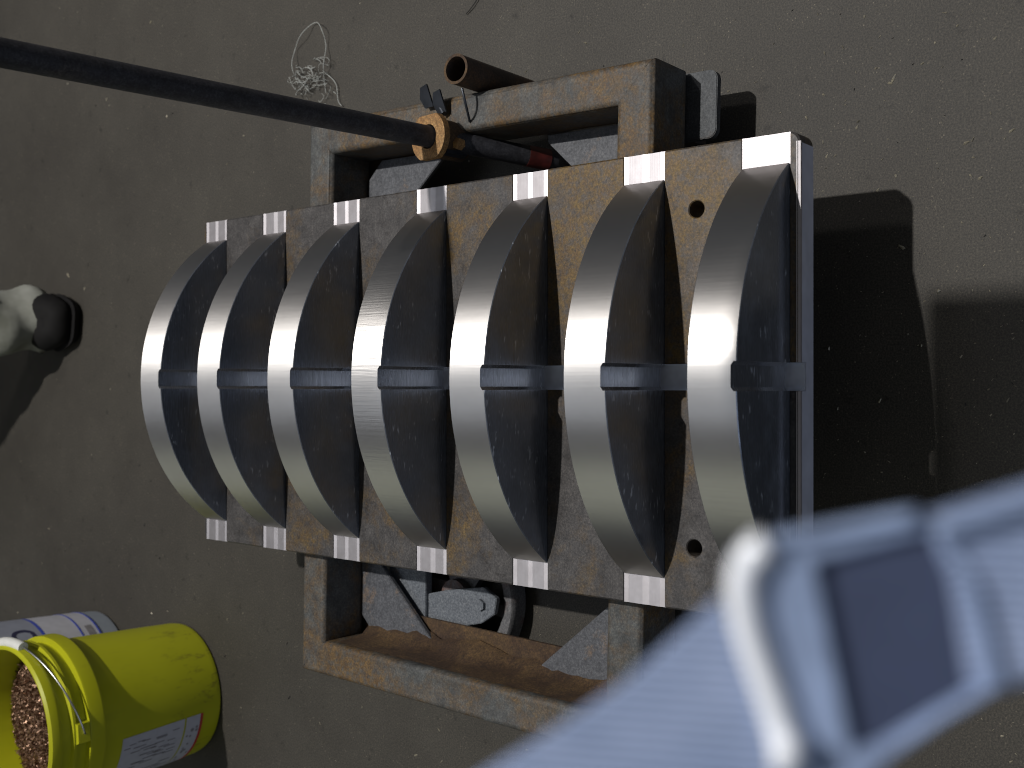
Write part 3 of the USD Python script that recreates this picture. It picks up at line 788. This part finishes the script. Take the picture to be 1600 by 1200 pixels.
known = [(1278, 22, 5), (1351, 26, 4), (1317, 74, 5), (1397, 121, 6), (1391, 130, 6), (1287, 148, 5), (1260, 184, 4.5), (1341, 190, 6), (1339, 199, 5), (1496, 40, 4), (1555, 60, 4), (1476, 20, 4), (1461, 67, 4),
         (1581, 204, 8), (1510, 223, 5), (1520, 218, 4), (1532, 278, 6), (1400, 275, 5), (1292, 244, 5), (1409, 386, 6), (1467, 455, 6), (1521, 246, 4), (1372, 297, 4), (236, 35, 10), (167, 155, 7), (261, 182, 5), (325, 181, 5), (316, 163, 4),
         (381, 212, 5), (355, 256, 4), (28, 957, 6), (77, 826, 7), (66, 880, 5), (173, 608, 4), (107, 430, 9), (132, 451, 5), (237, 958, 5), (262, 955, 4), (356, 968, 5), (380, 958, 4), (1068, 72, 5), (922, 39, 4), (915, 67, 5), (905, 50, 4),
         (798, 105, 5), (822, 112, 6), (590, 90, 4), (1440, 540, 4), (1575, 625, 4), (566, 1105, 4), (686, 1140, 5), (690, 1190, 7), (650, 1180, 6), (1566, 1150, 5), (1580, 1190, 4), (600, 1150, 4), (500, 1130, 4)]
sp = [(*un(x, y, 0)[:2], s_ * .0010) for x, y, s_ in known]
for k in range(1500):
    x, y = rng.uniform(-20, 1620), rng.uniform(-20, 1220)
    dens = .35 + .65 * (x / 1600) * (1 - .5 * y / 1200)
    if rng.random() > dens: continue
    q = un(x, y, 0)
    sp.append((q[0], q[1], min(.0045, rng.gamma(1.6, .0006) + .0009)))
single('metal_chips', flakes(sp), M['swarf'], 'small bright metal chips scattered over the floor', 'metal chips', kind='stuff', smooth=False)
dk = [(*un(x, y, 0)[:2], s_ * .0008) for x, y, s_ in ((226, 820, 9), (206, 888, 5), (182, 859, 4), (218, 727, 5), (244, 868, 4), (250, 872, 5), (449, 1005, 5), (452, 1090, 7), (352, 1025, 5), (270, 177, 5), (150, 165, 5), (205, 935, 4), (236, 752, 4))]
for k in range(120):
    q = un(rng.uniform(0, 1600), rng.uniform(0, 1200), 0); dk.append((q[0], q[1], rng.uniform(.001, .0028)))
single('dark_grit', flakes(dk), M['grit'], 'dark crumbs of grit scattered over the floor', 'grit', kind='stuff', smooth=False)

# ------------------------------------------------------------------ the camera's own strap, hanging close to the lens
SD = .175


def cpl(poly, t0, t1, bev=0.0, depth=SD, tilt=(0, 0)):
    """A flat piece drawn on the plane of the strap, facing the lens, at its own real distance and thickness."""
    s = depth / FPX
    P = Polygon([((x - 800) * s, (600 - y) * s) for x, y in poly]) if not isinstance(poly, Polygon) else poly
    m = tm(prism(P, t0, t1, bev)); v = m.vertices
    zz = v[:, 2] + (v[:, 0] - .06) * tilt[0] + (v[:, 1] + .03) * tilt[1]
    return trimesh.Trimesh(EYE + depth * DIR + v[:, :1] * RGT + v[:, 1:2] * UPV - zz[:, None] * DIR, m.faces, process=False)


def rnd(poly, r, depth=SD):
    s = depth / FPX
    return Polygon([((x - 800) * s, (600 - y) * s) for x, y in poly]).buffer(-r).buffer(r, quad_segs=8)


TL = (.25, .1)
st = thing('camera_strap', 'blurred pale blue camera strap with a plastic buckle hanging close to the lens', 'camera strap', EYE + SD * DIR)
outer_ = [(1142, 935), (1205, 838), (1320, 812), (1418, 790), (1460, 834), (1508, 900), (1552, 1056), (1462, 1126), (1392, 1190), (1320, 1290), (1262, 1290)]
inner_ = [(1276, 880), (1440, 824), (1488, 897), (1526, 1054), (1380, 1166), (1340, 1178)]
B = rnd(outer_, .0018).difference(rnd(inner_, .001))
obj('buckle', cpl(B, .0004, .0026, .0008, tilt=TL), M['buckle'], st)
obj('panel', cpl(rnd([(1262, 864), (1452, 810), (1545, 1066), (1375, 1190), (1322, 1196)], .001), -.0006, .0003, tilt=TL), M['bucklepanel'], st)
obj('strap_tail', cpl([(862, 1205), (990, 1105), (1140, 950), (1262, 1200), (1230, 1320), (700, 1320)], -.0022, -.0008, .0004, tilt=TL), M['webbing'], st)
obj('strap_end', cpl([(1428, 806), (1640, 728), (1660, 1000), (1560, 1070), (1500, 1066), (1470, 900)], -.0012, .0006, .0004, tilt=TL), M['webbing'], st)
s_ = SD / FPX


def cp(x, y, t):
    X, Y = (x - 800) * s_, (600 - y) * s_
    return EYE + SD * DIR + X * RGT + Y * UPV - (t + (X - .06) * TL[0] + (Y + .03) * TL[1]) * DIR


obj('edge_bar', sweep(smoothline([cp(1204, 850, .003), cp(1168, 900, .003), cp(1168, 945, .003), cp(1200, 1060, .003), cp(1240, 1215, .003)], 40), .0028, 16), M['buckleglare'], st, True)
obj('top_rail', sweep(smoothline([cp(1210, 850, .0028), cp(1320, 822, .0028), cp(1412, 803, .0028)], 20), .0012, 14), M['buckle'], st, True)
obj('upper_rail', sweep(smoothline([cp(1445, 818, .003), cp(1530, 788, .003), cp(1630, 752, .003)], 20), .0012, 14), M['buckle'], st, True)
obj('glare_rivet', trimesh.creation.icosphere(3, .0029).apply_translation(cp(1232, 1172, .006)), M['buckleglare'], st, True)  # white ball takes the place of the glare spot on the edge

# ------------------------------------------------------------------ added, unseen crane arm above, which shades the floor in front of the plate
jb = thing('added_shade_arm', 'added unseen crane arm overhead that throws the dark shadow on the floor', 'blocker', (.312, -1.4, 0))
obj('arm', box((.312, -.311, 1.32), (.306, 2.18, .012)) + box((.312, -.311, 1.38), (.02, 2.18, .11)) + box((.312, -.311, 1.44), (.20, 2.18, .012)), M['shade_arm'], jb, False)
obj('column', cyl((.312, -1.4, 0), (.312, -1.4, 1.9), .11), M['shade_arm'], jb)
